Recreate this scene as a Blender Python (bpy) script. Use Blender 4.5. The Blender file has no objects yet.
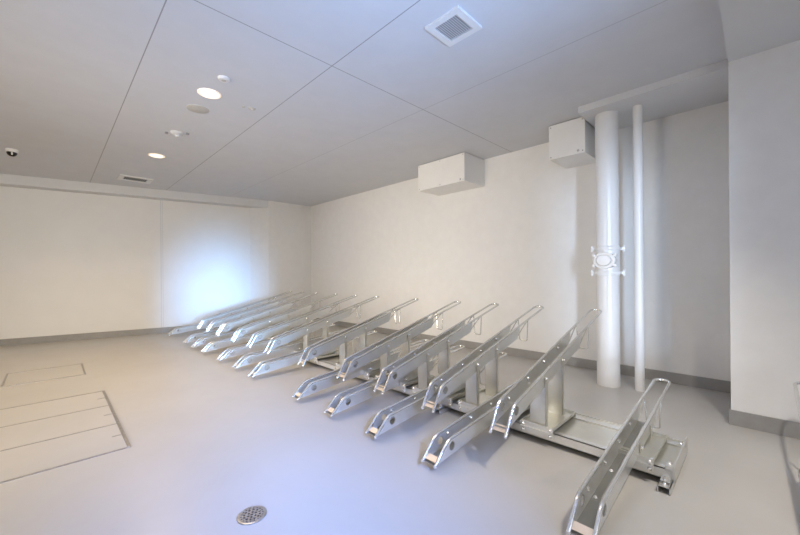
import bpy, bmesh, math
from math import pi, sin, cos, sqrt, atan2, radians
from mathutils import Vector, Matrix

SC = bpy.context.scene
COL = SC.collection

# ------------------------------------------------------------------ materials
def new_mat(name):
    m = bpy.data.materials.new(name); m.use_nodes = True
    nt = m.node_tree
    return m, nt, nt.nodes['Principled BSDF']

def noise(nt, scale, detail=4.0, rough=.55, coord='Object', stretch=None):
    tc = nt.nodes.new('ShaderNodeTexCoord')
    n = nt.nodes.new('ShaderNodeTexNoise')
    n.inputs['Scale'].default_value = scale
    n.inputs['Detail'].default_value = detail
    n.inputs['Roughness'].default_value = rough
    src = tc.outputs[coord]
    if stretch:
        mp = nt.nodes.new('ShaderNodeMapping'); mp.inputs['Scale'].default_value = stretch
        nt.links.new(src, mp.inputs['Vector']); src = mp.outputs['Vector']
    nt.links.new(src, n.inputs['Vector'])
    return n

def ramp(nt, fac, stops):
    r = nt.nodes.new('ShaderNodeValToRGB')
    els = r.color_ramp.elements
    while len(els) < len(stops): els.new(.5)
    for e, (p, c) in zip(els, stops):
        e.position = p; e.color = (*c, 1)
    nt.links.new(fac, r.inputs['Fac'])
    return r

def bump(nt, b, height, strength, dist=.002):
    bp = nt.nodes.new('ShaderNodeBump')
    bp.inputs['Strength'].default_value = strength
    bp.inputs['Distance'].default_value = dist
    nt.links.new(height, bp.inputs['Height'])
    nt.links.new(bp.outputs['Normal'], b.inputs['Normal'])

def painted(name, c0, c1, scale, rough, bscale=0, bstr=0, spec=.5):
    m, nt, b = new_mat(name)
    n = noise(nt, scale)
    r = ramp(nt, n.outputs['Fac'], [(.3, c0), (.7, c1)])
    nt.links.new(r.outputs['Color'], b.inputs['Base Color'])
    b.inputs['Roughness'].default_value = rough
    b.inputs['Specular IOR Level'].default_value = spec
    if bscale:
        n2 = noise(nt, bscale, 3)
        bump(nt, b, n2.outputs['Fac'], bstr)
    return m

def metal(name, c0, c1, rough=(.28, .42), scale=22, metallic=.80):
    m, nt, b = new_mat(name)
    n = noise(nt, scale, 5, .6)
    r = ramp(nt, n.outputs['Fac'], [(.3, c0), (.7, c1)])
    nt.links.new(r.outputs['Color'], b.inputs['Base Color'])
    rr = nt.nodes.new('ShaderNodeMapRange')
    rr.inputs['To Min'].default_value = rough[0]; rr.inputs['To Max'].default_value = rough[1]
    nt.links.new(n.outputs['Fac'], rr.inputs['Value'])
    nt.links.new(rr.outputs['Result'], b.inputs['Roughness'])
    b.inputs['Metallic'].default_value = metallic
    return m

def flat(name, c, rough=.5, metallic=0.0):
    m, nt, b = new_mat(name)
    n = noise(nt, 40, 2)
    r = ramp(nt, n.outputs['Fac'], [(.3, tuple(v*.95 for v in c)), (.7, c)])
    nt.links.new(r.outputs['Color'], b.inputs['Base Color'])
    b.inputs['Roughness'].default_value = rough
    b.inputs['Metallic'].default_value = metallic
    return m

def glow(name, c, s):
    m, nt, b = new_mat(name)
    b.inputs['Base Color'].default_value = (1, 1, 1, 1)
    b.inputs['Emission Color'].default_value = (*c, 1)
    b.inputs['Emission Strength'].default_value = s
    return m

M = {}
M['wall'] = painted('wall_cloth', (.80, .80, .795), (.83, .83, .825), 9, .8, 260, .12, .25)
M['wall_cream'] = painted('wall_board', (.80, .80, .79), (.825, .825, .815), 3, .75, 300, .08, .25)
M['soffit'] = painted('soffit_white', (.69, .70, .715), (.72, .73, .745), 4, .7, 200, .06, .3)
M['base'] = painted('baseboard_grey', (.30, .295, .285), (.34, .335, .325), 14, .45, 120, .05, .4)
M['pvc'] = painted('pipe_paint', (.80, .80, .80), (.83, .83, .83), 5, .28, 0, 0, .5)
M['box'] = painted('box_enamel', (.84, .84, .83), (.87, .87, .86), 6, .4, 0, 0, .5)
M['white'] = painted('white_plastic', (.80, .80, .79), (.83, .83, .82), 20, .45)
M['offwhite'] = painted('offwhite_plastic', (.62, .62, .62), (.66, .66, .66), 20, .5)
M['beige'] = painted('beige_plastic', (.55, .53, .48), (.60, .58, .53), 30, .6)
M['black'] = flat('black_gloss', (.006, .006, .007), .15)
M['dark'] = flat('dark_gap', (.03, .03, .032), .7)
M['ventgrey'] = flat('vent_grey', (.52, .53, .55), .7)
M['screw'] = metal('screw_steel', (.35, .35, .36), (.5, .5, .5), (.3, .4), 60)
M['galv'] = metal('galvanised_steel', (.70, .705, .69), (.78, .785, .765), (.27, .35), 7, .68)
M['tube'] = metal('bright_tube_steel', (.74, .74, .72), (.82, .82, .80), (.20, .28), 8)
M['plate'] = metal('zinc_plate_steel', (.66, .655, .60), (.75, .745, .68), (.26, .34), 7, .75)
M['inner_shade'] = metal('inner_shade_steel', (.36, .36, .335), (.42, .42, .39), (.30, .38), 8)  # dark tone paints in the shade inside the rail channel
M['halo_ring'] = glow('halo_ring_glow', (1.0, .62, .28), .55)  # glow put on the trim to paint the lamp's warm halo
M['lip'] = metal('warm_reflection_lip', (.66, .57, .46), (.74, .65, .54), (.3, .4), 30, .5)  # warm tint paints in a reflection of the ceiling and wall
M['bolt'] = metal('bolt_steel', (.85, .85, .85), (.95, .95, .95), (.18, .26), 50)
M['stainless'] = metal('stainless_strip', (.30, .29, .28), (.46, .45, .43), (.30, .45), 30)
M['grate'] = metal('drain_steel', (.34, .34, .34), (.50, .50, .50), (.25, .4), 40)
M['lamp'] = glow('lamp_glow', (1.0, .85, .54), 1.7)

# glossy coated floor
def floor_mat(name):
    m, nt, b = new_mat(name)
    n = noise(nt, 1.3, 6, .6)
    r = ramp(nt, n.outputs['Fac'], [(.25, (.47, .46, .44)), (.5, (.50, .49, .47)), (.78, (.53, .52, .50))])
    nt.links.new(r.outputs['Color'], b.inputs['Base Color'])
    n3 = noise(nt, 6, 6, .7)
    rr = nt.nodes.new('ShaderNodeMapRange')
    rr.inputs['To Min'].default_value = .26; rr.inputs['To Max'].default_value = .42
    nt.links.new(n3.outputs['Fac'], rr.inputs['Value'])
    nt.links.new(rr.outputs['Result'], b.inputs['Roughness'])
    n2 = noise(nt, 70, 3)
    bump(nt, b, n2.outputs['Fac'], .10, .002)
    b.inputs['Specular IOR Level'].default_value = .5
    return m
M['floor'] = floor_mat('coated_floor')

# ceiling boards: thin joints between them
def ceiling_mat():
    m, nt, b = new_mat('ceiling_boards')
    tc = nt.nodes.new('ShaderNodeTexCoord')
    sep = nt.nodes.new('ShaderNodeSeparateXYZ')
    nt.links.new(tc.outputs['Object'], sep.inputs['Vector'])
    def mth(op, a, bb=None):
        n = nt.nodes.new('ShaderNodeMath'); n.operation = op
        for i, v in enumerate((a, bb)):
            if v is None: continue
            if isinstance(v, (int, float)): n.inputs[i].default_value = v
            else: nt.links.new(v, n.inputs[i])
        return n.outputs[0]
    def line(sock, pos, half):
        return mth('LESS_THAN', mth('ABSOLUTE', mth('SUBTRACT', sock, pos)), half)
    lines = None
    for sock, pos, half in ((sep.outputs['X'], .452, 0.0034), (sep.outputs['X'], 1.434, 0.0034),
                            (sep.outputs['Y'], 2.128, 0.0034)):
        l = line(sock, pos, half)
        lines = l if lines is None else mth('MAXIMUM', lines, l)
    faint = line(sep.outputs['X'], 2.405, .004)
    n = noise(nt, 5, 4)
    r = ramp(nt, n.outputs['Fac'], [(.3, (.66, .675, .705)), (.7, (.69, .705, .735))])
    mx = nt.nodes.new('ShaderNodeMix'); mx.data_type = 'RGBA'
    nt.links.new(lines, mx.inputs['Factor'])
    nt.links.new(r.outputs['Color'], mx.inputs['A'])
    mx.inputs['B'].default_value = (.34, .34, .35, 1)
    mx2 = nt.nodes.new('ShaderNodeMix'); mx2.data_type = 'RGBA'
    f2 = mth('MULTIPLY', faint, .45)
    nt.links.new(f2, mx2.inputs['Factor'])
    nt.links.new(mx.outputs['Result'], mx2.inputs['A'])
    mx2.inputs['B'].default_value = (.36, .36, .37, 1)
    nt.links.new(mx2.outputs['Result'], b.inputs['Base Color'])
    b.inputs['Roughness'].default_value = .7
    n2 = noise(nt, 180, 3)
    bump(nt, b, n2.outputs['Fac'], .08)
    return m
M['ceiling'] = ceiling_mat()

# ------------------------------------------------------------------ mesh helpers
def finish(name, bm, mat, parent=None, loc=None, smooth=False, kind=None):
    bmesh.ops.recalc_face_normals(bm, faces=bm.faces)
    me = bpy.data.meshes.new(name)
    bm.to_mesh(me); bm.free()
    me.materials.append(M[mat] if isinstance(mat, str) else mat)
    if smooth:
        for p in me.polygons: p.use_smooth = True
        try: me.set_sharp_from_angle(angle=radians(35))
        except Exception: pass
    o = bpy.data.objects.new(name, me); COL.objects.link(o)
    if loc is not None: o.location = loc
    if parent is not None: o.parent = parent
    if kind: o['kind'] = kind
    return o

def box(bm, x0, x1, y0, y1, z0, z1, bev=0):
    t = bmesh.new()
    bmesh.ops.create_cube(t, size=1)
    for v in t.verts:
        v.co = Vector(((x0+x1)/2+v.co.x*(x1-x0), (y0+y1)/2+v.co.y*(y1-y0), (z0+z1)/2+v.co.z*(z1-z0)))
    if bev:
        bmesh.ops.bevel(t, geom=t.edges[:], offset=bev, segments=2, profile=.5, affect='EDGES')
    merge(bm, t)

def merge(bm, t, mtx=None):
    if mtx is not None: bmesh.ops.transform(t, matrix=mtx, verts=t.verts)
    me = bpy.data.meshes.new('tmp'); t.to_mesh(me); t.free()
    bm.from_mesh(me); bpy.data.meshes.remove(me)

def prism(bm, poly, z0, z1):
    a = [bm.verts.new((x, y, z0)) for x, y in poly]
    b = [bm.verts.new((x, y, z1)) for x, y in poly]
    bm.faces.new(a[::-1]); bm.faces.new(b)
    n = len(poly)
    for i in range(n):
        bm.faces.new((a[i], a[(i+1) % n], b[(i+1) % n], b[i]))

def cyl(bm, p0, p1, r0, r1=None, seg=20, caps=True):
    r1 = r0 if r1 is None else r1
    p0 = Vector(p0); p1 = Vector(p1); d = p1-p0
    q = d.to_track_quat('Z', 'Y')
    ra = [bm.verts.new(p0+q@Vector((r0*cos(2*pi*i/seg), r0*sin(2*pi*i/seg), 0))) for i in range(seg)]
    rb = [bm.verts.new(p1+q@Vector((r1*cos(2*pi*i/seg), r1*sin(2*pi*i/seg), 0))) for i in range(seg)]
    for i in range(seg):
        bm.faces.new((ra[i], ra[(i+1) % seg], rb[(i+1) % seg], rb[i]))
    if caps:
        bm.faces.new(ra[::-1]); bm.faces.new(rb)

def lathe(bm, prof, seg=32, origin=(0, 0, 0), axis=(0, 0, 1)):
    q = Vector(axis).to_track_quat('Z', 'Y'); o = Vector(origin)
    rings = []
    for r, z in prof:
        if r < 1e-6: rings.append([bm.verts.new(o+q@Vector((0, 0, z)))])
        else: rings.append([bm.verts.new(o+q@Vector((r*cos(2*pi*i/seg), r*sin(2*pi*i/seg), z))) for i in range(seg)])
    for a, b in zip(rings, rings[1:]):
        for i in range(seg):
            j = (i+1) % seg
            if len(a) == 1 and len(b) == 1: continue
            if len(a) == 1: bm.faces.new((a[0], b[i], b[j]))
            elif len(b) == 1: bm.faces.new((a[i], a[j], b[0]))
            else: bm.faces.new((a[i], a[j], b[j], b[i]))
    for rg, rev in ((rings[0], True), (rings[-1], False)):
        if len(rg) > 1: bm.faces.new(rg[::-1] if rev else rg)

def round_path(pts, rad, n=5):
    """polyline with its inner corners rounded"""
    pts = [Vector(p) for p in pts]; out = [pts[0]]
    for i in range(1, len(pts)-1):
        a, b, c = pts[i-1], pts[i], pts[i+1]
        r = rad[i] if isinstance(rad, (list, tuple)) else rad
        r = min(r, .49*(a-b).length, .49*(c-b).length)
        p0 = b+(a-b).normalized()*r; p1 = b+(c-b).normalized()*r
        for k in range(n+1):
            t = k/n
            out.append((1-t)**2*p0+2*t*(1-t)*b+t*t*p1)
    out.append(pts[-1]); return out

def tube(bm, pts, r, seg=10):
    pts = [Vector(p) for p in pts]
    n = len(pts); rings = []
    tprev = (pts[1]-pts[0]).normalized()
    ref = Vector((0, 1, 0)) if abs(tprev.y) < .9 else Vector((1, 0, 0))
    u = (ref-tprev*ref.dot(tprev)).normalized()
    for i, p in enumerate(pts):
        if i == 0: t = (pts[1]-pts[0]).normalized()
        elif i == n-1: t = (pts[-1]-pts[-2]).normalized()
        else: t = ((pts[i]-pts[i-1]).normalized()+(pts[i+1]-pts[i]).normalized()).normalized()
        q = tprev.rotation_difference(t); u = q@u; u = (u-t*u.dot(t)).normalized(); tprev = t
        w = t.cross(u)
        rings.append([bm.verts.new(p+u*(r*cos(2*pi*k/seg))+w*(r*sin(2*pi*k/seg))) for k in range(seg)])
    for a, b in zip(rings, rings[1:]):
        for k in range(seg):
            bm.faces.new((a[k], a[(k+1) % seg], b[(k+1) % seg], b[k]))
    bm.faces.new(rings[0][::-1]); bm.faces.new(rings[-1])

def plate_xz(bm, outer, holes, y, th):
    """flat plate in an x-z plane with real holes cut through it, thickness th about y"""
    loops = [outer]+holes
    for s in (-1, 1):
        edges = []
        for lp in loops:
            vs = [bm.verts.new((px, y+s*th/2, pz)) for px, pz in lp]
            edges += [bm.edges.new((vs[i], vs[(i+1) % len(vs)])) for i in range(len(vs))]
        bmesh.ops.triangle_fill(bm, use_beauty=True, use_dissolve=False, edges=edges)
    for lp in loops:
        a = [bm.verts.new((px, y-th/2, pz)) for px, pz in lp]
        b = [bm.verts.new((px, y+th/2, pz)) for px, pz in lp]
        for i in range(len(lp)):
            j = (i+1) % len(lp)
            bm.faces.new((a[i], a[j], b[j], b[i]))
    bmesh.ops.remove_doubles(bm, verts=bm.verts, dist=1e-5)

def circle(cx, cz, r, n=18):
    return [(cx+r*cos(2*pi*i/n), cz+r*sin(2*pi*i/n)) for i in range(n)]

def thing(name, label, cat, loc=(0, 0, 0), group=None):
    o = bpy.data.objects.new(name, None); COL.objects.link(o)
    o.location = loc; o.empty_display_size = .1
    o['label'] = label; o['category'] = cat
    if group: o['group'] = group
    return o

def tag(o, label, cat, group=None):
    o['label'] = label; o['category'] = cat
    if group: o['group'] = group
    return o

def copy_tree(o, parent=None):
    c = o.copy(); COL.objects.link(c)
    if parent is not None: c.parent = parent
    for ch in list(o.children): copy_tree(ch, c)
    return c

# ------------------------------------------------------------------ the room
HC = 2.5                                   # ceiling height
XR = 4.04                                  # right wall
XL, YB = -3.0, -2.6                        # walls outside the picture
SK = -.2094                                # the far wall runs slightly askew
fy = lambda x: 7.747+SK*x                  # far wall plane
by = lambda x: 7.5155+SK*x                 # front of the dropped beam on it

bm = bmesh.new(); box(bm, XL-.15, XR+.15, YB-.15, 8.6, -.12, 0)
finish('floor', bm, 'floor', kind='structure')
bm = bmesh.new(); box(bm, XL-.15, XR+.15, YB-.15, 8.6, HC, HC+.12)
finish('ceiling', bm, 'ceiling', kind='structure')
bm = bmesh.new(); box(bm, XR, XR+.15, .14, 8.4, 0, HC)
finish('wall_right', bm, 'wall', kind='structure')
bm = bmesh.new(); prism(bm, [(XL, fy(XL)), (XR, fy(XR)), (XR, 8.6), (XL, 8.6)], 0, HC)
finish('wall_far', bm, 'wall_cream', kind='structure')
bm = bmesh.new(); box(bm, XL-.15, XL, YB-.15, 8.6, 0, HC)
finish('wall_left', bm, 'wall', kind='structure')
bm = bmesh.new(); box(bm, XL, XR+.15, YB-.15, YB, 0, HC)
finish('wall_back', bm, 'wall', kind='structure')
bm = bmesh.new(); box(bm, 3.22, XR+.15, YB, .14, 0, HC)
finish('wall_near', bm, 'wall', kind='structure')

# beam along the head of the far wall
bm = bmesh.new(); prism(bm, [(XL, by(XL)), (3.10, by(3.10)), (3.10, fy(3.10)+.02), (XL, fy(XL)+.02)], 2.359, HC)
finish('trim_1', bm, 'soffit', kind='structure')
# corner pier between far wall and right wall
bm = bmesh.new(); prism(bm, [(2.845, fy(2.845)), (3.10, by(3.10)), (XR, 6.86), (XR, fy(XR)+.3), (2.845, fy(2.845)+.02)], 0, HC)
finish('trim_2', bm, 'wall', kind='structure')
# narrow upright strip in the corner
bm = bmesh.new(); pf = lambda x: by(3.10)+(6.86-by(3.10))*(x-3.10)/(XR-3.10)
prism(bm, [(3.84, pf(3.84)-.008), (XR, pf(XR)-.008), (XR, pf(XR)+.01), (3.84, pf(3.84)+.01)], .099, HC-.012)
finish('trim_3', bm, 'wall_cream', kind='structure')
# upright joint strip on the far wall
bm = bmesh.new()
for a, b, d in ((1.392, 1.404, .006), (1.420, 1.428, .004)):
    prism(bm, [(a, fy(a)-d), (b, fy(b)-d), (b, fy(b)+.01), (a, fy(a)+.01)], .099, 2.359)
finish('trim_4', bm, 'soffit', kind='structure')
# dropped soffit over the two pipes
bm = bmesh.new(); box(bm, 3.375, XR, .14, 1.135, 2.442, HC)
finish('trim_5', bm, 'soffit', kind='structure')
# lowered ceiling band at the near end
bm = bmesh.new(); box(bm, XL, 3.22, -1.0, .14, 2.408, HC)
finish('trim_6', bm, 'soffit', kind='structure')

# added frame around the fill light at the left wall, outside the picture
bm = bmesh.new()
for y0, y1, z0, z1 in ((1.53, 1.60, .55, 2.05), (4.20, 4.27, .55, 2.05), (1.60, 4.20, .55, .60), (1.60, 4.20, 2.0, 2.05)):
    box(bm, XL, XL+.14, y0, y1, z0, z1)
finish('fill_light_frame', bm, 'white', kind='structure')

# baseboards
HB = .0986
bm = bmesh.new(); box(bm, XR-.010, XR, .14, 6.86, 0, HB, .002)
finish('baseboard_right', bm, 'base', kind='structure')
bm = bmesh.new(); prism(bm, [(XL, fy(XL)-.010), (2.845, fy(2.845)-.010), (2.845, fy(2.845)+.005), (XL, fy(XL)+.005)], 0, HB)
finish('baseboard_far', bm, 'base', kind='structure')
bm = bmesh.new(); prism(bm, [(2.840, fy(2.845)-.010), (3.09, by(3.10)-.010), (XR, 6.85), (XR, 6.865), (3.10, by(3.10)+.005), (2.85, fy(2.85)+.004)], 0, HB)
finish('baseboard_corner', bm, 'base', kind='structure')
bm = bmesh.new(); prism(bm, [(3.210, YB), (3.225, YB), (3.225, .135), (XR, .135), (XR, .150), (3.210, .150)], 0, HB)
finish('baseboard_near', bm, 'base', kind='structure')
bm = bmesh.new(); box(bm, XL, XL+.010, YB, fy(XL), 0, HB)
finish('baseboard_left', bm, 'base', kind='structure')
bm = bmesh.new(); box(bm, XL, 3.21, YB, YB+.010, 0, HB)
finish('baseboard_back', bm, 'base', kind='structure')

# ------------------------------------------------------------------ sliding bicycle racks
X0 = 2.24                                   # carriage centre, every rack stands on the same track
CARR_TOP = .106
W = .0425                                   # half width of a rail
RT = .0082                                  # tube radius

def bolt_mesh(axis, r=.0068, h=.007):
    bm = bmesh.new()
    lathe(bm, [(r*1.5, 0), (r*1.5, .0016), (r, .002), (r, h), (r*.7, h+.0012), (0, h+.0014)], 10, (0, 0, 0), axis)
    bmesh.ops.recalc_face_normals(bm, faces=bm.faces)
    me = bpy.data.meshes.new('bolt'); bm.to_mesh(me); bm.free(); me.materials.append(M['bolt'])
    for p in me.polygons: p.use_smooth = True
    return me
B_RIGHT = bolt_mesh((0, -1, 0)); B_LEFT = bolt_mesh((0, 1, 0)); B_FRONT = bolt_mesh((-1, 0, 0)); B_UP = bolt_mesh((0, 0, 1))

def bolt(me, loc, parent):
    o = bpy.data.objects.new('bolt', me); COL.objects.link(o); o.location = loc; o.parent = parent
    return o

def make_rack(high, foot, elbow, tip, floor_leg=False):
    """foot, elbow, tip are (x, z) of the rail's tube line in the room; local x is measured from X0"""
    root = thing('bike_rack', 'bicycle rack', 'bike rack')
    fx, fz = foot[0]-X0, foot[1]; ex, ez = elbow[0]-X0, elbow[1]; tx, tz = tip[0]-X0, tip[1]
    s = (tz-ez)/(tx-ex)
    top = lambda x: ez+s*(x-ex)
    DEP = .090
    xe = ex+.985                                            # where the channel ends
    # bent tube running round the whole rail
    side = round_path([(fx, -W, fz), (ex, -W, ez), (tx-W, -W, top(tx-W))], .030, 6)
    loop = [(tx-W+W*sin(a), -W*cos(a), top(tx-W+W*sin(a))) for a in [pi*i/14 for i in range(1, 14)]]
    path = side+[Vector(p) for p in loop]+[Vector((p.x, -p.y, p.z)) for p in reversed(side)]
    bm = bmesh.new()
    tube(bm, path, RT, 10)
    fr = finish('tube_frame', bm, 'tube', root, smooth=True)
    for sg in (-1, 1):
        bm = bmesh.new()
        lathe(bm, [(.0086, -.003), (.0090, .003), (.0078, .008)], 12, (fx, sg*W, fz))
        finish('foot_cap', bm, 'bolt', fr, smooth=True)
    # channel: two side plates with a round hole, slotted bottom, sloping lip at the front
    k = .74                                                 # how far down the foot tube the plate goes
    px, pz = ex+(fx-ex)*k, ez+(fz-ez)*k
    # bottom edge runs parallel to the top
    bot = lambda x: top(x)-DEP
    # intersection of the foot line with the bottom edge
    m2 = (ez-fz)/(ex-fx)
    xi = (bot(0)-(fz-m2*fx))/(m2-s)
    zi = bot(xi)
    outer = [(xi, zi), (ex-.004, ez-.010), (ex+.012, top(ex+.012)-.001), (xe+.03, top(xe+.03)-.001), (xe, bot(xe)+.012), (xe-.012, bot(xe-.012))]
    hc = (ex+.038, top(ex+.038)-.045)
    bm = bmesh.new()
    for sg in (-1, 1):
        t = bmesh.new()
        plate_xz(t, outer, [circle(hc[0], hc[1], .0225)], sg*(W-.003), .0026)
        merge(bm, t)
    ch = finish('rail_channel', bm, 'galv', root)
    for sg in (-1, 1):
        bm = bmesh.new()
        tube(bm, [(hc[0]+.0228*cos(2*pi*i/20), sg*(W-.0022), hc[1]+.0228*sin(2*pi*i/20)) for i in range(21)], .0022, 6)
        finish('hole_shade_ring', bm, 'screw', ch, smooth=True)  # added dark ring, paints the dark reflection along the hole's edge
    # bottom strips leaving a slot down the middle, channel shade painted in as darker steel
    bm = bmesh.new()
    def strip(xa, xb_, ya, yb_, dz=0):
        vs = []
        for z_ in (0, .003):
            for (x, y) in ((xa, ya), (xb_, ya), (xb_, yb_), (xa, yb_)):
                vs.append(bm.verts.new((x, y, bot(x)+z_+dz)))
        bm.faces.new(vs[3::-1]); bm.faces.new(vs[4:8])
        for i in range(4):
            j = (i+1) % 4
            bm.faces.new((vs[i], vs[j], vs[4+j], vs[4+i]))
    strip(xi+.004, ex+.16, -W+.003, W-.003)
    strip(ex+.16, xe-.05, -W+.003, -.007); strip(ex+.16, xe-.05, .007, W-.003)
    strip(xe-.05, xe-.012, -W+.003, W-.003)
    finish('wheel_channel', bm, 'inner_shade', root)
    # sloping lip where the wheel rolls in
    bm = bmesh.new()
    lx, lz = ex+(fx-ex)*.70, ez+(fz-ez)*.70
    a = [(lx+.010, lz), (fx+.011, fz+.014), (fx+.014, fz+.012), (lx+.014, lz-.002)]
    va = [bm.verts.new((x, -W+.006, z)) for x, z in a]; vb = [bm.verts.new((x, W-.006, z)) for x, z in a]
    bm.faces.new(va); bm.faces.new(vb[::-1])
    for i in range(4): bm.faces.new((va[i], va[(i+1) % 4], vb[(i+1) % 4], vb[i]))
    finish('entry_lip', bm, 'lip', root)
    for q, f in ((.10, .30), (.33, .32), (.56, .30), (.78, .32)):
        x = ex+q
        bolt(B_RIGHT, (x, W-.0046, top(x)-DEP*.32), ch)
        bolt(B_UP, (x+.05, (W-.018)*(1 if q < .5 else -1), bot(x+.05)+.003), ch)
    # wheel hanger: a wire hanging from both sides, and two slanting braces to the channel's end
    xv = xe+.175
    zt = top(xv)-.002
    bm = bmesh.new()
    tube(bm, round_path([(xv-.012, -W, zt), (xv-.020, -W+.004, zt-.178), (xv-.020, W-.018, zt-.178), (xv-.012, W, zt)], [0, .014, .014, 0], 5), .0048, 8)
    finish('wheel_hanger', bm, 'tube', root, smooth=True)
    for sg in (-1, 1):
        bm = bmesh.new()
        tube(bm, [(xv-.020, sg*W, zt-.004), (xe-.004, sg*(W-.004), bot(xe)+.020)], .0048, 8)
        finish('brace', bm, 'tube', root, smooth=True)
    # carriage sliding along the track
    bm = bmesh.new()
    ya, yb2 = (-.098, .098) if high else (-.108, .062)
    xa, xb3 = 2.055-X0, 2.405-X0
    box(bm, xa, xb3, ya, yb2, CARR_TOP-.004, CARR_TOP)
    box(bm, xa, xb3, ya, ya+.003, CARR_TOP-.004, CARR_TOP+.014); box(bm, xa, xb3, yb2-.003, yb2, CARR_TOP-.004, CARR_TOP+.014)
    ca = finish('carriage', bm, 'plate', root)
    bm = bmesh.new()
    box(bm, xa-.006, xa, ya, yb2, .060, CARR_TOP+.014)
    box(bm, xa-.013, xa-.006, ya, yb2, .083, .092)
    finish('front_plate', bm, 'galv', ca)
    bm = bmesh.new()
    box(bm, xb3, xb3+.005, ya, yb2, .086, CARR_TOP+.014)
    finish('rear_plate', bm, 'galv', ca)
    for y in (ya+.016, yb2-.016):
        for z in (.070, .104):
            bolt(B_FRONT, (xa-.006, y, z), ca)
    for y in (ya+.010, yb2-.010):
        bolt(B_UP, (xa+.022, y, CARR_TOP), ca)
    if high:
        for xp in (2.068-X0, 2.325-X0):
            bm = bmesh.new()
            w = W+.0045
            zt_ = bot(xp)+.002
            zt2 = bot(xp+.03)+.002
            # web across the rail, flanges along its two sides, tabs bolted to the rail
            poly = [(-w, CARR_TOP), (w, CARR_TOP), (w, zt_-.004), (-w, zt_-.004)]
            vs = [[bm.verts.new((xp+dx, y, z)) for y, z in poly] for dx in (0, .003)]
            bm.faces.new(vs[0]); bm.faces.new(vs[1][::-1])
            for i in range(4): bm.faces.new((vs[0][i], vs[0][(i+1) % 4], vs[1][(i+1) % 4], vs[1][i]))
            for sg in (-1, 1):
                t = bmesh.new()
                tabt = top(xp+.014)-.036
                plate_xz(t, [(xp, CARR_TOP), (xp+.028, CARR_TOP), (xp+.028, tabt), (xp+.022, tabt+.008), (xp+.006, tabt+.008), (xp, tabt)], [], sg*(w-.0005), .003)
                merge(bm, t)
            # foot flange lying on the carriage
            box(bm, xp-.002, xp+.034, -w, w, CARR_TOP, CARR_TOP+.003)
            po = finish('post', bm, 'plate', root)
            bolt(B_RIGHT, (xp+.014, -w-.001, top(xp+.014)-.040), po)
            bolt(B_LEFT, (xp+.014, w+.001, top(xp+.014)-.040), po)
    else:
        # low saddle bracket under the rail
        for xp in (2.10-X0, 2.34-X0):
            zt_ = bot(xp)+.028
            bm = bmesh.new()
            for sg in (-1, 1):
                box(bm, xp, xp+.040, sg*(W+.002)-.0015, sg*(W+.002)+.0015, CARR_TOP, zt_+.02)
            box(bm, xp, xp+.040, -W-.002, W+.002, CARR_TOP, max(CARR_TOP+.003, bot(xp)+.001))
            sa = finish('saddle', bm, 'plate', root)
            bolt(B_RIGHT, (xp+.02, -W-.004, zt_), sa); bolt(B_LEFT, (xp+.02, W+.004, zt_), sa)
    if floor_leg:
        bm = bmesh.new()
        box(bm, xa+.02, xa+.06, -.09, .05, 0, CARR_TOP-.004); box(bm, xb3-.06, xb3-.02, -.09, .05, 0, CARR_TOP-.004)
        finish('leg', bm, 'galv', root)
    return root

ORD = ['nearest', 'second', 'third', 'fourth', 'fifth', 'sixth', 'seventh', 'eighth', 'ninth', 'tenth', 'eleventh']
high_y = [.937, 1.407, 1.856, 2.308, 2.93, 3.65, 4.12, 4.62, 5.20, 5.645, 6.07]
low_y = [.470, 1.204, 1.669, 2.135, 2.60, 3.48, 3.92, 4.42, 5.03, 5.475, 5.90, 6.88]
hp = make_rack(True, (1.612, .198), (1.693, .333), (3.175, .711))
for i, y in enumerate(high_y):
    o = hp if i == 0 else copy_tree(hp)
    o.location = (X0, y, 0)
    if i == 0: l = 'raised steel bike rail on two posts, nearest the white pipes and the camera'
    elif i == len(high_y)-1: l = 'raised steel bike rail on two posts, farthest of the raised rails from the pipes'
    else: l = 'raised steel bike rail on two posts, %s raised rail counted from the white pipes' % ORD[i]
    tag(o, l, 'bike rack', 'raised bike rails on posts')
lp = make_rack(False, (1.385, .036), (1.490, .136), (2.985, .278))
for i, y in enumerate(low_y):
    o = lp if i == 0 else copy_tree(lp)
    o.location = (X0, y, 0)
    if i == 0: l = 'low steel bike rail in the foreground, at the near end of the floor track'
    elif i == len(low_y)-1: l = 'low steel bike rail closest to the far wall, leftmost of all the rails'
    else: l = 'low steel bike rail, %s low rail counted from the near end of the track' % ORD[i]
    tag(o, l, 'bike rack', 'low bike rails near the floor')
xt = make_rack(False, (1.385, .036), (1.505, .138), (3.02, .385), floor_leg=True)
xt.location = (X0, -.178, 0)
tag(xt, 'bike rail cut off by the right edge of the photo, beside the grey white wall', 'bike rack', 'low bike rails near the floor')

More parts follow.
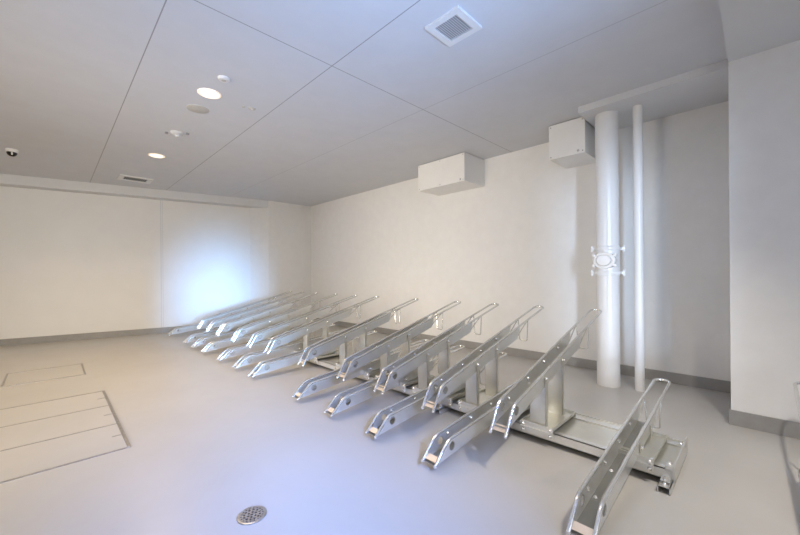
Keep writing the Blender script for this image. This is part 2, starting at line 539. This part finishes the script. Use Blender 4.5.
# floor track under the carriages
tr = thing('rack_track', 'long low galvanised steel floor track that the sliding bike rails stand on', 'track', (X0, .285, 0))
L = 6.78
bm = bmesh.new()
box(bm, 2.078-X0, 2.083-X0, 0, L, .030, .082); box(bm, 2.078-X0, 2.120-X0, 0, L, .078, .082); box(bm, 2.078-X0, 2.110-X0, 0, L, .030, .034)
finish('front_beam', bm, 'galv', tr)
bm = bmesh.new()
box(bm, 2.400-X0, 2.440-X0, 0, L, .078, .082); box(bm, 2.485-X0, 2.490-X0, 0, L, .030, .082); box(bm, 2.440-X0, 2.445-X0, 0, L, .045, .082)
finish('rear_beam', bm, 'galv', tr)
bm = bmesh.new(); box(bm, 2.083-X0, 2.487-X0, .004, L-.004, .072, .0765)
finish('deck_sheet', bm, 'plate', tr)
for y in (0, L-.006):
    bm = bmesh.new(); box(bm, 2.070-X0, 2.495-X0, y, y+.006, .028, .108); box(bm, 2.072-X0, 2.110-X0, y+(.006 if y == 0 else -.03), y+(.036 if y == 0 else 0), .082, .100)
    ep = finish('end_plate', bm, 'galv', tr)
    if y == 0:
        for x in (2.105-X0, 2.44-X0): bolt(B_UP, (x, .022, .100 if x < 0 else .082), ep)
for y in (.030, 1.365, 2.70, 4.0, 5.3, 6.6):
    bm = bmesh.new()
    # channel shaped foot lying across the track, open to the front
    xa, xb = 1.995-X0, 2.52-X0
    box(bm, xa, xb, y-.024, y-.0205, 0, .034); box(bm, xa, xb, y+.0205, y+.024, 0, .034); box(bm, xa, xb, y-.024, y+.024, .0305, .034)
    box(bm, xa, xb, y-.024, y-.012, 0, .003); box(bm, xa, xb, y+.012, y+.024, 0, .003)
    ft = finish('foot', bm, 'galv', tr)
    bolt(B_UP, (xa+.025, y, .034), ft)
    bm = bmesh.new(); cyl(bm, (xa+.045, y, .03), (xa+.045, y, .062), .006, seg=10)
    box(bm, xa+.028, xa+.085, y-.018, y+.018, .044, .048)
    finish('clamp', bm, 'bolt', ft)

# ------------------------------------------------------------------ pipes
def pipe(name, label, x, y, r, top, cat='pipe'):
    root = thing(name, label, cat, (x, y, 0))
    bm = bmesh.new(); cyl(bm, (0, 0, 0), (0, 0, top), r, seg=48)
    finish('shaft', bm, 'pvc', root, smooth=True)
    return root
R1 = .0915
p1 = pipe('drain_pipe', 'thick white vertical pipe with a bolted inspection joint halfway up', 3.593, .967, R1, 2.442)
bm = bmesh.new()
lathe(bm, [(R1-.001, .985), (R1+.003, .99), (R1+.004, 1.01), (R1+.004, 1.225), (R1+.003, 1.25), (R1-.001, 1.256)], 48)
jo = finish('inspection_joint', bm, 'pvc', p1, smooth=True)
for z in (1.012, 1.228):
    bm = bmesh.new()
    lathe(bm, [(R1+.001, z-.014), (R1+.012, z-.012), (R1+.014, z), (R1+.012, z+.012), (R1+.001, z+.014)], 48)
    for a in (105, 285):
        t = bmesh.new(); box(t, R1-.01, R1+.044, -.014, .014, -.012, .012, .003)
        merge(bm, t, Matrix.Translation((0, 0, z))@Matrix.Rotation(radians(a), 4, 'Z'))
    finish('clamp_ring', bm, 'pvc', jo, smooth=True)
    for a in (105, 285):
        c, s_ = cos(radians(a)), sin(radians(a))
        bm = bmesh.new(); cyl(bm, (c*(R1+.034), s_*(R1+.034), z-.030), (c*(R1+.034), s_*(R1+.034), z+.030), .007, seg=12)
        cyl(bm, (c*(R1+.034), s_*(R1+.034), z+.012), (c*(R1+.034), s_*(R1+.034), z+.022), .013, seg=6)
        cyl(bm, (c*(R1+.034), s_*(R1+.034), z-.022), (c*(R1+.034), s_*(R1+.034), z-.012), .013, seg=6)
        finish('clamp_bolt', bm, 'pvc', jo, smooth=True)
bm = bmesh.new()
lathe(bm, [(.090, 0), (.090, R1+.010), (.085, R1+.016), (.070, R1+.016), (.068, R1+.006), (.060, R1+.006), (.058, R1+.024), (.052, R1+.030), (0, R1+.031)], 40, (0, 0, 0), (-1, .02, 0))
bmesh.ops.transform(bm, matrix=Matrix.Translation((0, 0, 1.122))@Matrix.Diagonal((1, 1, .84, 1)), verts=bm.verts)
finish('inspection_cap', bm, 'pvc', jo, smooth=True)
bm = bmesh.new()
for dy in (-.085, .085):
    for dz in (-.045, .045):
        box(bm, -R1-.020, -R1+.03, dy-.012, dy+.012, 1.122+dz-.012, 1.122+dz+.012, .003)
finish('cap_lug', bm, 'pvc', jo)
p2 = pipe('slim_pipe', 'slim plain white vertical pipe just right of the thick pipe', 3.604, .730, .036, 2.442)

# ------------------------------------------------------------------ equipment boxes on the right wall
def wall_box(label, x0, y0, y1, z0):
    root = thing('junction_box', label, 'box', (x0, (y0+y1)/2, z0), 'white boxes under the ceiling')
    d = XR-x0; w = (y1-y0)/2; h = HC-.004-z0
    bm = bmesh.new(); box(bm, .008, d, -w, w, 0, h, .003)
    finish('body', bm, 'box', root)
    bm = bmesh.new(); box(bm, -.002, .008, -w-.003, w+.003, -.003, h-.006, .003)
    cv = finish('cover', bm, 'box', root)
    n = 3 if w > .25 else 2
    for i in range(n):
        for z in (.018, h-.026):
            y = -w+.018+(2*w-.036)*i/(n-1)
            b = bmesh.new(); lathe(b, [(.006, 0), (.006, .002), (0, .003)], 12, (-.002, y, z), (-1, 0, 0))
            finish('screw', b, 'screw', cv, smooth=True)
    b = bmesh.new(); lathe(b, [(.011, 0), (.011, .003), (.008, .005), (0, .005)], 16, (-.002, -w+.058, .026), (-1, 0, 0))
    finish('lock', b, 'screw', cv, smooth=True)
    return root
wall_box('wide white steel box high on the right wall, farther from the pipes', 3.592, 2.516, 3.272, 2.148)
wall_box('squarer white steel box high on the wall just left of the thick pipe', 3.592, 1.152, 1.486, 2.155)

# ------------------------------------------------------------------ ceiling fittings
def downlight(label, x, y):
    root = thing('downlight', label, 'ceiling light', (x, y, HC), 'round warm downlights')
    bm = bmesh.new()
    lathe(bm, [(.068, 0), (.086, 0), (.086, -.003), (.080, -.006), (.068, -.004), (.068, 0)], 40)
    finish('trim_ring', bm, 'halo_ring', root, smooth=True)
    bm = bmesh.new(); lathe(bm, [(.0675, -.0005), (.0675, -.003), (0, -.0035)], 40)
    finish('lamp_lens', bm, 'lamp', root, smooth=True)
    return root
downlight('lit round downlight nearer the camera, larger of the two', .931, 3.141)
downlight('lit round downlight nearer the far wall, beside the slotted grille', .941, 5.215)

def disc(name, label, cat, x, y, prof, mat, parts=()):
    root = thing(name, label, cat, (x, y, HC))
    bm = bmesh.new(); lathe(bm, prof, 36)
    finish('body', bm, mat, root, smooth=True)
    for nm, pr, mt in parts:
        bm = bmesh.new(); lathe(bm, pr, 30)
        finish(nm, bm, mt, root, smooth=True)
    return root
disc('smoke_detector', 'small round white detector on the ceiling just beyond the nearer downlight', 'detector', .937, 2.824,
     [(.042, 0), (.042, -.008), (.034, -.016), (0, -.018)], 'white', (('sensor_eye', [(.016, -.017), (.016, -.020), (0, -.021)], 'beige'),))
disc('ceiling_speaker', 'flat beige disc flush in the ceiling between downlight and sensor', 'speaker', .944, 3.504,
     [(.088, 0), (.088, -.003), (.080, -.006), (0, -.006)], 'beige')
disc('ceiling_disc', 'small pale disc on the ceiling to the right of the nearer downlight', 'cap', 1.285, 3.165,
     [(.032, 0), (.032, -.004), (.026, -.007), (0, -.008)], 'beige', (('centre_button', [(.010, -.0075), (.010, -.010), (0, -.0105)], 'white'),))
disc('ceiling_stud', 'tiny pale stud on the ceiling beside the small pale disc', 'cap', 1.218, 3.185,
     [(.013, 0), (.013, -.004), (0, -.006)], 'beige')
s = disc('motion_sensor', 'white ceiling sensor with two side clips between the two downlights', 'sensor', .942, 4.23,
     [(.060, 0), (.060, -.012), (.045, -.026), (.034, -.030), (0, -.032)], 'offwhite', (('sensor_eye', [(.022, -.031), (.020, -.044), (.010, -.052), (0, -.053)], 'offwhite'),))
for sg in (-1, 1):
    bm = bmesh.new(); box(bm, sg*.082-.014, sg*.082+.014, -.012+sg*-.06, .012+sg*-.06, -.018, 0, .003)
    finish('side_clip', bm, 'screw', s)
# dome camera
c = thing('dome_camera', 'white dome security camera with a black window on the ceiling', 'camera', (-.312, 6.10, HC))
bm = bmesh.new(); lathe(bm, [(.075, 0), (.078, -.020), (.074, -.036), (.066, -.042), (0, -.042)], 36)
finish('housing', bm, 'white', c, smooth=True)
c.scale = (.72, .72, .85)
bm = bmesh.new(); lathe(bm, [(.062, -.040), (.060, -.056), (.048, -.078), (.028, -.092), (0, -.097)], 36)
finish('dome_window', bm, 'black', c, smooth=True)
bm = bmesh.new()
tube(bm, [(.004, -.058, -.046), (.004, -.056, -.060), (.004, -.046, -.078)], .011, 10)
finish('lens_shroud', bm, 'white', c, smooth=True)

# square louvred vent
v = thing('ceiling_vent', 'square white louvred vent in the ceiling near the camera', 'vent', (1.731, 1.283, HC))
bm = bmesh.new()
for x0, x1, y0, y1 in ((-.122, .122, -.122, -.083), (-.122, .122, .083, .122), (-.122, -.083, -.083, .083), (.083, .122, -.083, .083)):
    box(bm, x0, x1, y0, y1, -.014, 0)
finish('frame', bm, 'white', v)
bm = bmesh.new(); box(bm, -.083, .083, -.083, .083, -.002, 0)
finish('backing', bm, 'ventgrey', v)
for i in range(12):
    y = -.083+.166*(i+.5)/12
    bm = bmesh.new()
    vs = [bm.verts.new(p) for p in ((-.083, y-.0050, -.013), (.083, y-.0050, -.013), (.083, y+.0040, -.009), (-.083, y+.0040, -.009))]
    vt = [bm.verts.new(p.co+Vector((0, .0015, .0015))) for p in vs]
    bm.faces.new(vs); bm.faces.new(vt[::-1])
    for k in range(4): bm.faces.new((vs[k], vs[(k+1) % 4], vt[(k+1) % 4], vt[k]))
    finish('slat', bm, 'white', v)
# long grille near the beam
v = thing('slotted_grille', 'oblong ceiling air grille with dark slots beside the far beam', 'vent', (.932, 6.69, HC))
bm = bmesh.new()
for x0, x1, y0, y1 in ((-.205, .205, -.165, -.105), (-.205, .205, .105, .165), (-.205, -.145, -.105, .105), (.145, .205, -.105, .105)):
    box(bm, x0, x1, y0, y1, -.012, 0)
finish('frame', bm, 'white', v)
bm = bmesh.new(); box(bm, -.146, .146, -.106, .106, -.002, 0)
finish('backing', bm, 'dark', v)
for i in range(14):
    x = -.146+.292*(i+.5)/14
    bm = bmesh.new(); box(bm, x-.0035, x+.0035, -.105, .105, -.008, -.002)
    finish('slat', bm, 'screw', v)

# ------------------------------------------------------------------ floor hatches and drain
def strip_box(bm, x0, x1, y0, y1, h=.0035): box(bm, x0, x1, y0, y1, 0, h)
h = thing('floor_hatch', 'smaller coated floor hatch with thin steel edging, nearer the far wall', 'floor hatch', (-.038, 5.235, 0), 'floor hatches')
bm = bmesh.new()
strip_box(bm, -.297, .297, -.318, -.306); strip_box(bm, -.297, .297, .306, .318); strip_box(bm, -.297, -.283, -.306, .306); strip_box(bm, .283, .297, -.306, .306)
finish('frame', bm, 'stainless', h)
bm = bmesh.new(); box(bm, -.279, .279, -.302, .302, 0, .0025)
cv = finish('cover', bm, 'floor', h)
bm = bmesh.new(); box(bm, -.2, -.15, -.30, -.287, .0025, .0035)
finish('lift_slot', bm, 'stainless', cv)
h = thing('floor_hatch', 'large three-panel floor hatch with steel edging at the left', 'floor hatch', (-.30, 3.36, 0), 'floor hatches')
bm = bmesh.new()
x0, x1 = -.70, .637
for y in (-.722, .728): strip_box(bm, x0, x1, y-.007, y+.007)
strip_box(bm, x1-.016, x1, -.715, .721, .005); strip_box(bm, x0, x0+.016, -.715, .721, .005)
fr = finish('frame', bm, 'stainless', h)
bm = bmesh.new()
for y in (-.245, .242): strip_box(bm, x0+.016, x1-.016, y-.005, y+.005)
finish('divider', bm, 'stainless', h)
for ya, yb in ((-.713, -.252), (-.238, .235), (.249, .719)):
    bm = bmesh.new(); box(bm, x0+.019, x1-.019, ya, yb, 0, .0025)
    cv = finish('cover', bm, 'floor', h)
    bm = bmesh.new(); box(bm, x1-.066, x1-.020, (ya+yb)/2-.006, (ya+yb)/2+.006, .0025, .004)
    finish('lift_slot', bm, 'stainless', cv)

d = thing('floor_drain', 'round perforated steel floor drain at the bottom of the picture', 'drain', (.602, 1.515, 0)); d.scale = (.84, .84, 1)
bm = bmesh.new(); lathe(bm, [(.058, 0), (.071, 0), (.071, .003), (.066, .005), (.058, .004), (.058, 0)], 40)
finish('rim', bm, 'grate', d, smooth=True)
bm = bmesh.new(); lathe(bm, [(.0585, .0003), (.0585, .0008), (0, .0008)], 32)
finish('sump', bm, 'dark', d)
bm = bmesh.new()
holes = [circle(0, 0, .0068, 10)]
for rr, n, off in ((.0195, 6, 0), (.0375, 12, .1), (.0515, 18, 0)):
    for i in range(n):
        a = 2*pi*(i+off)/n
        holes.append(circle(rr*cos(a), rr*sin(a), .0062 if rr < .05 else .0045, 10))
t = bmesh.new(); plate_xz(t, circle(0, 0, .058, 40), holes, 0, .003)
merge(bm, t, Matrix.Translation((0, 0, .0034))@Matrix.Rotation(pi/2, 4, 'X'))
finish('grate', bm, 'grate', d)

# ------------------------------------------------------------------ lights
def area(name, loc, target, sx, sy, power, color, spread=180):
    l = bpy.data.lights.new(name, 'AREA'); l.shape = 'RECTANGLE'; l.size = sx; l.size_y = sy
    l.energy = power; l.color = color; l.spread = radians(spread)
    o = bpy.data.objects.new(name, l); COL.objects.link(o); o.location = loc
    o.rotation_euler = (Vector(target)-Vector(loc)).to_track_quat('-Z', 'Y').to_euler()
    return o
def spot(name, loc, power, color, angle, blend, rad, target=None):
    l = bpy.data.lights.new(name, 'SPOT'); l.energy = power; l.color = color
    l.spot_size = radians(angle); l.spot_blend = blend; l.shadow_soft_size = rad
    o = bpy.data.objects.new(name, l); COL.objects.link(o); o.location = loc
    if target: o.rotation_euler = (Vector(target)-Vector(loc)).to_track_quat('-Z', 'Y').to_euler()
    return o
WARM = (1.0, .72, .42)
for y in (3.141, 5.215): spot('downlight_and_fill', (.935, y, HC-.03), 84, WARM, 150, .8, .06)
spot('downlight_and_fill', (.935, 1.07, HC-.03), 14, WARM, 140, .7, .06)
spot('downlight_and_fill', (-1.0, 5.2, HC-.03), 80, WARM, 150, .8, .06)
spot('downlight_and_fill', (1.6, -.4, 2.38), 160, (1.0, .90, .78), 72, 1.0, .06, (2.45, .65, 0))  # unseen lamp added to brighten the floor at the right
BLUE = (.33, .58, 1.0)
# daylight from the entrance behind the camera, and fill lamps added there
area('daylight_beam', (-.1, -2.3, 1.0), (2.30, 7.3, .55), .35, 1.5, 10.5, (.24, .53, 1.0), 13)
area('daylight_pool', (.0, -1.6, 2.2), (.85, 1.65, 0), .4, .3, 13, (.26, .42, 1.0), 34)
area('fill_up', (.5, -1.5, .5), (.95, .95, 2.5), 1.0, .6, 17, (.34, .55, 1.0), 52)  # lamp added for the blue bounce on the ceiling
area('daylight', (.3, -2.0, 1.0), (2.2, 2.2, 1.6), 1.0, 1.6, 18, (.97, .98, 1.0), 170)
area('daylight_side', (.0, -1.45, 1.2), (4.04, 1.12, 1.1), .25, 1.8, 2.4, (.60, .76, 1.0), 14)
area('fill_far', (-1.6, -2.2, 1.3), (.3, 7.4, 1.0), 1.2, 1.6, 21, (1.0, .92, .80), 50)  # warm fill lamp added to brighten the far wall
# fill light added at the left wall to brighten the right wall, outside the picture
area('fill_left', (XL+.12, 2.9, 1.3), (4.0, 3.9, .85), 2.6, 1.4, 42, (1.0, .90, .77), 64)

w = bpy.data.worlds.new('World'); SC.world = w; w.use_nodes = True
w.node_tree.nodes['Background'].inputs['Color'].default_value = (.6, .7, .9, 1)
w.node_tree.nodes['Background'].inputs['Strength'].default_value = .3

# ------------------------------------------------------------------ camera
f, yaw, roll, hcam, cy = 354.6651, .7927, -.0079, 1.0181, 273.8166
F = Vector((cos(yaw), sin(yaw), 0)); R0 = Vector((sin(yaw), -cos(yaw), 0)); U0 = Vector((0, 0, 1))
R = R0*cos(roll)+U0*sin(roll); U = U0*cos(roll)-R0*sin(roll)
cam = bpy.data.cameras.new('camera'); cam.sensor_width = 36; cam.sensor_fit = 'HORIZONTAL'
cam.lens = f/800*36; cam.shift_y = (cy-267.5)/800; cam.clip_start = .05
co = bpy.data.objects.new('camera', cam); COL.objects.link(co)
mw = Matrix((R, U, -F)).transposed().to_4x4(); mw.translation = Vector((0, 0, hcam))
co.matrix_world = mw
SC.camera = co
SC.view_settings.view_transform = 'Standard'
SC.view_settings.look = 'None'
SC.view_settings.exposure = 0
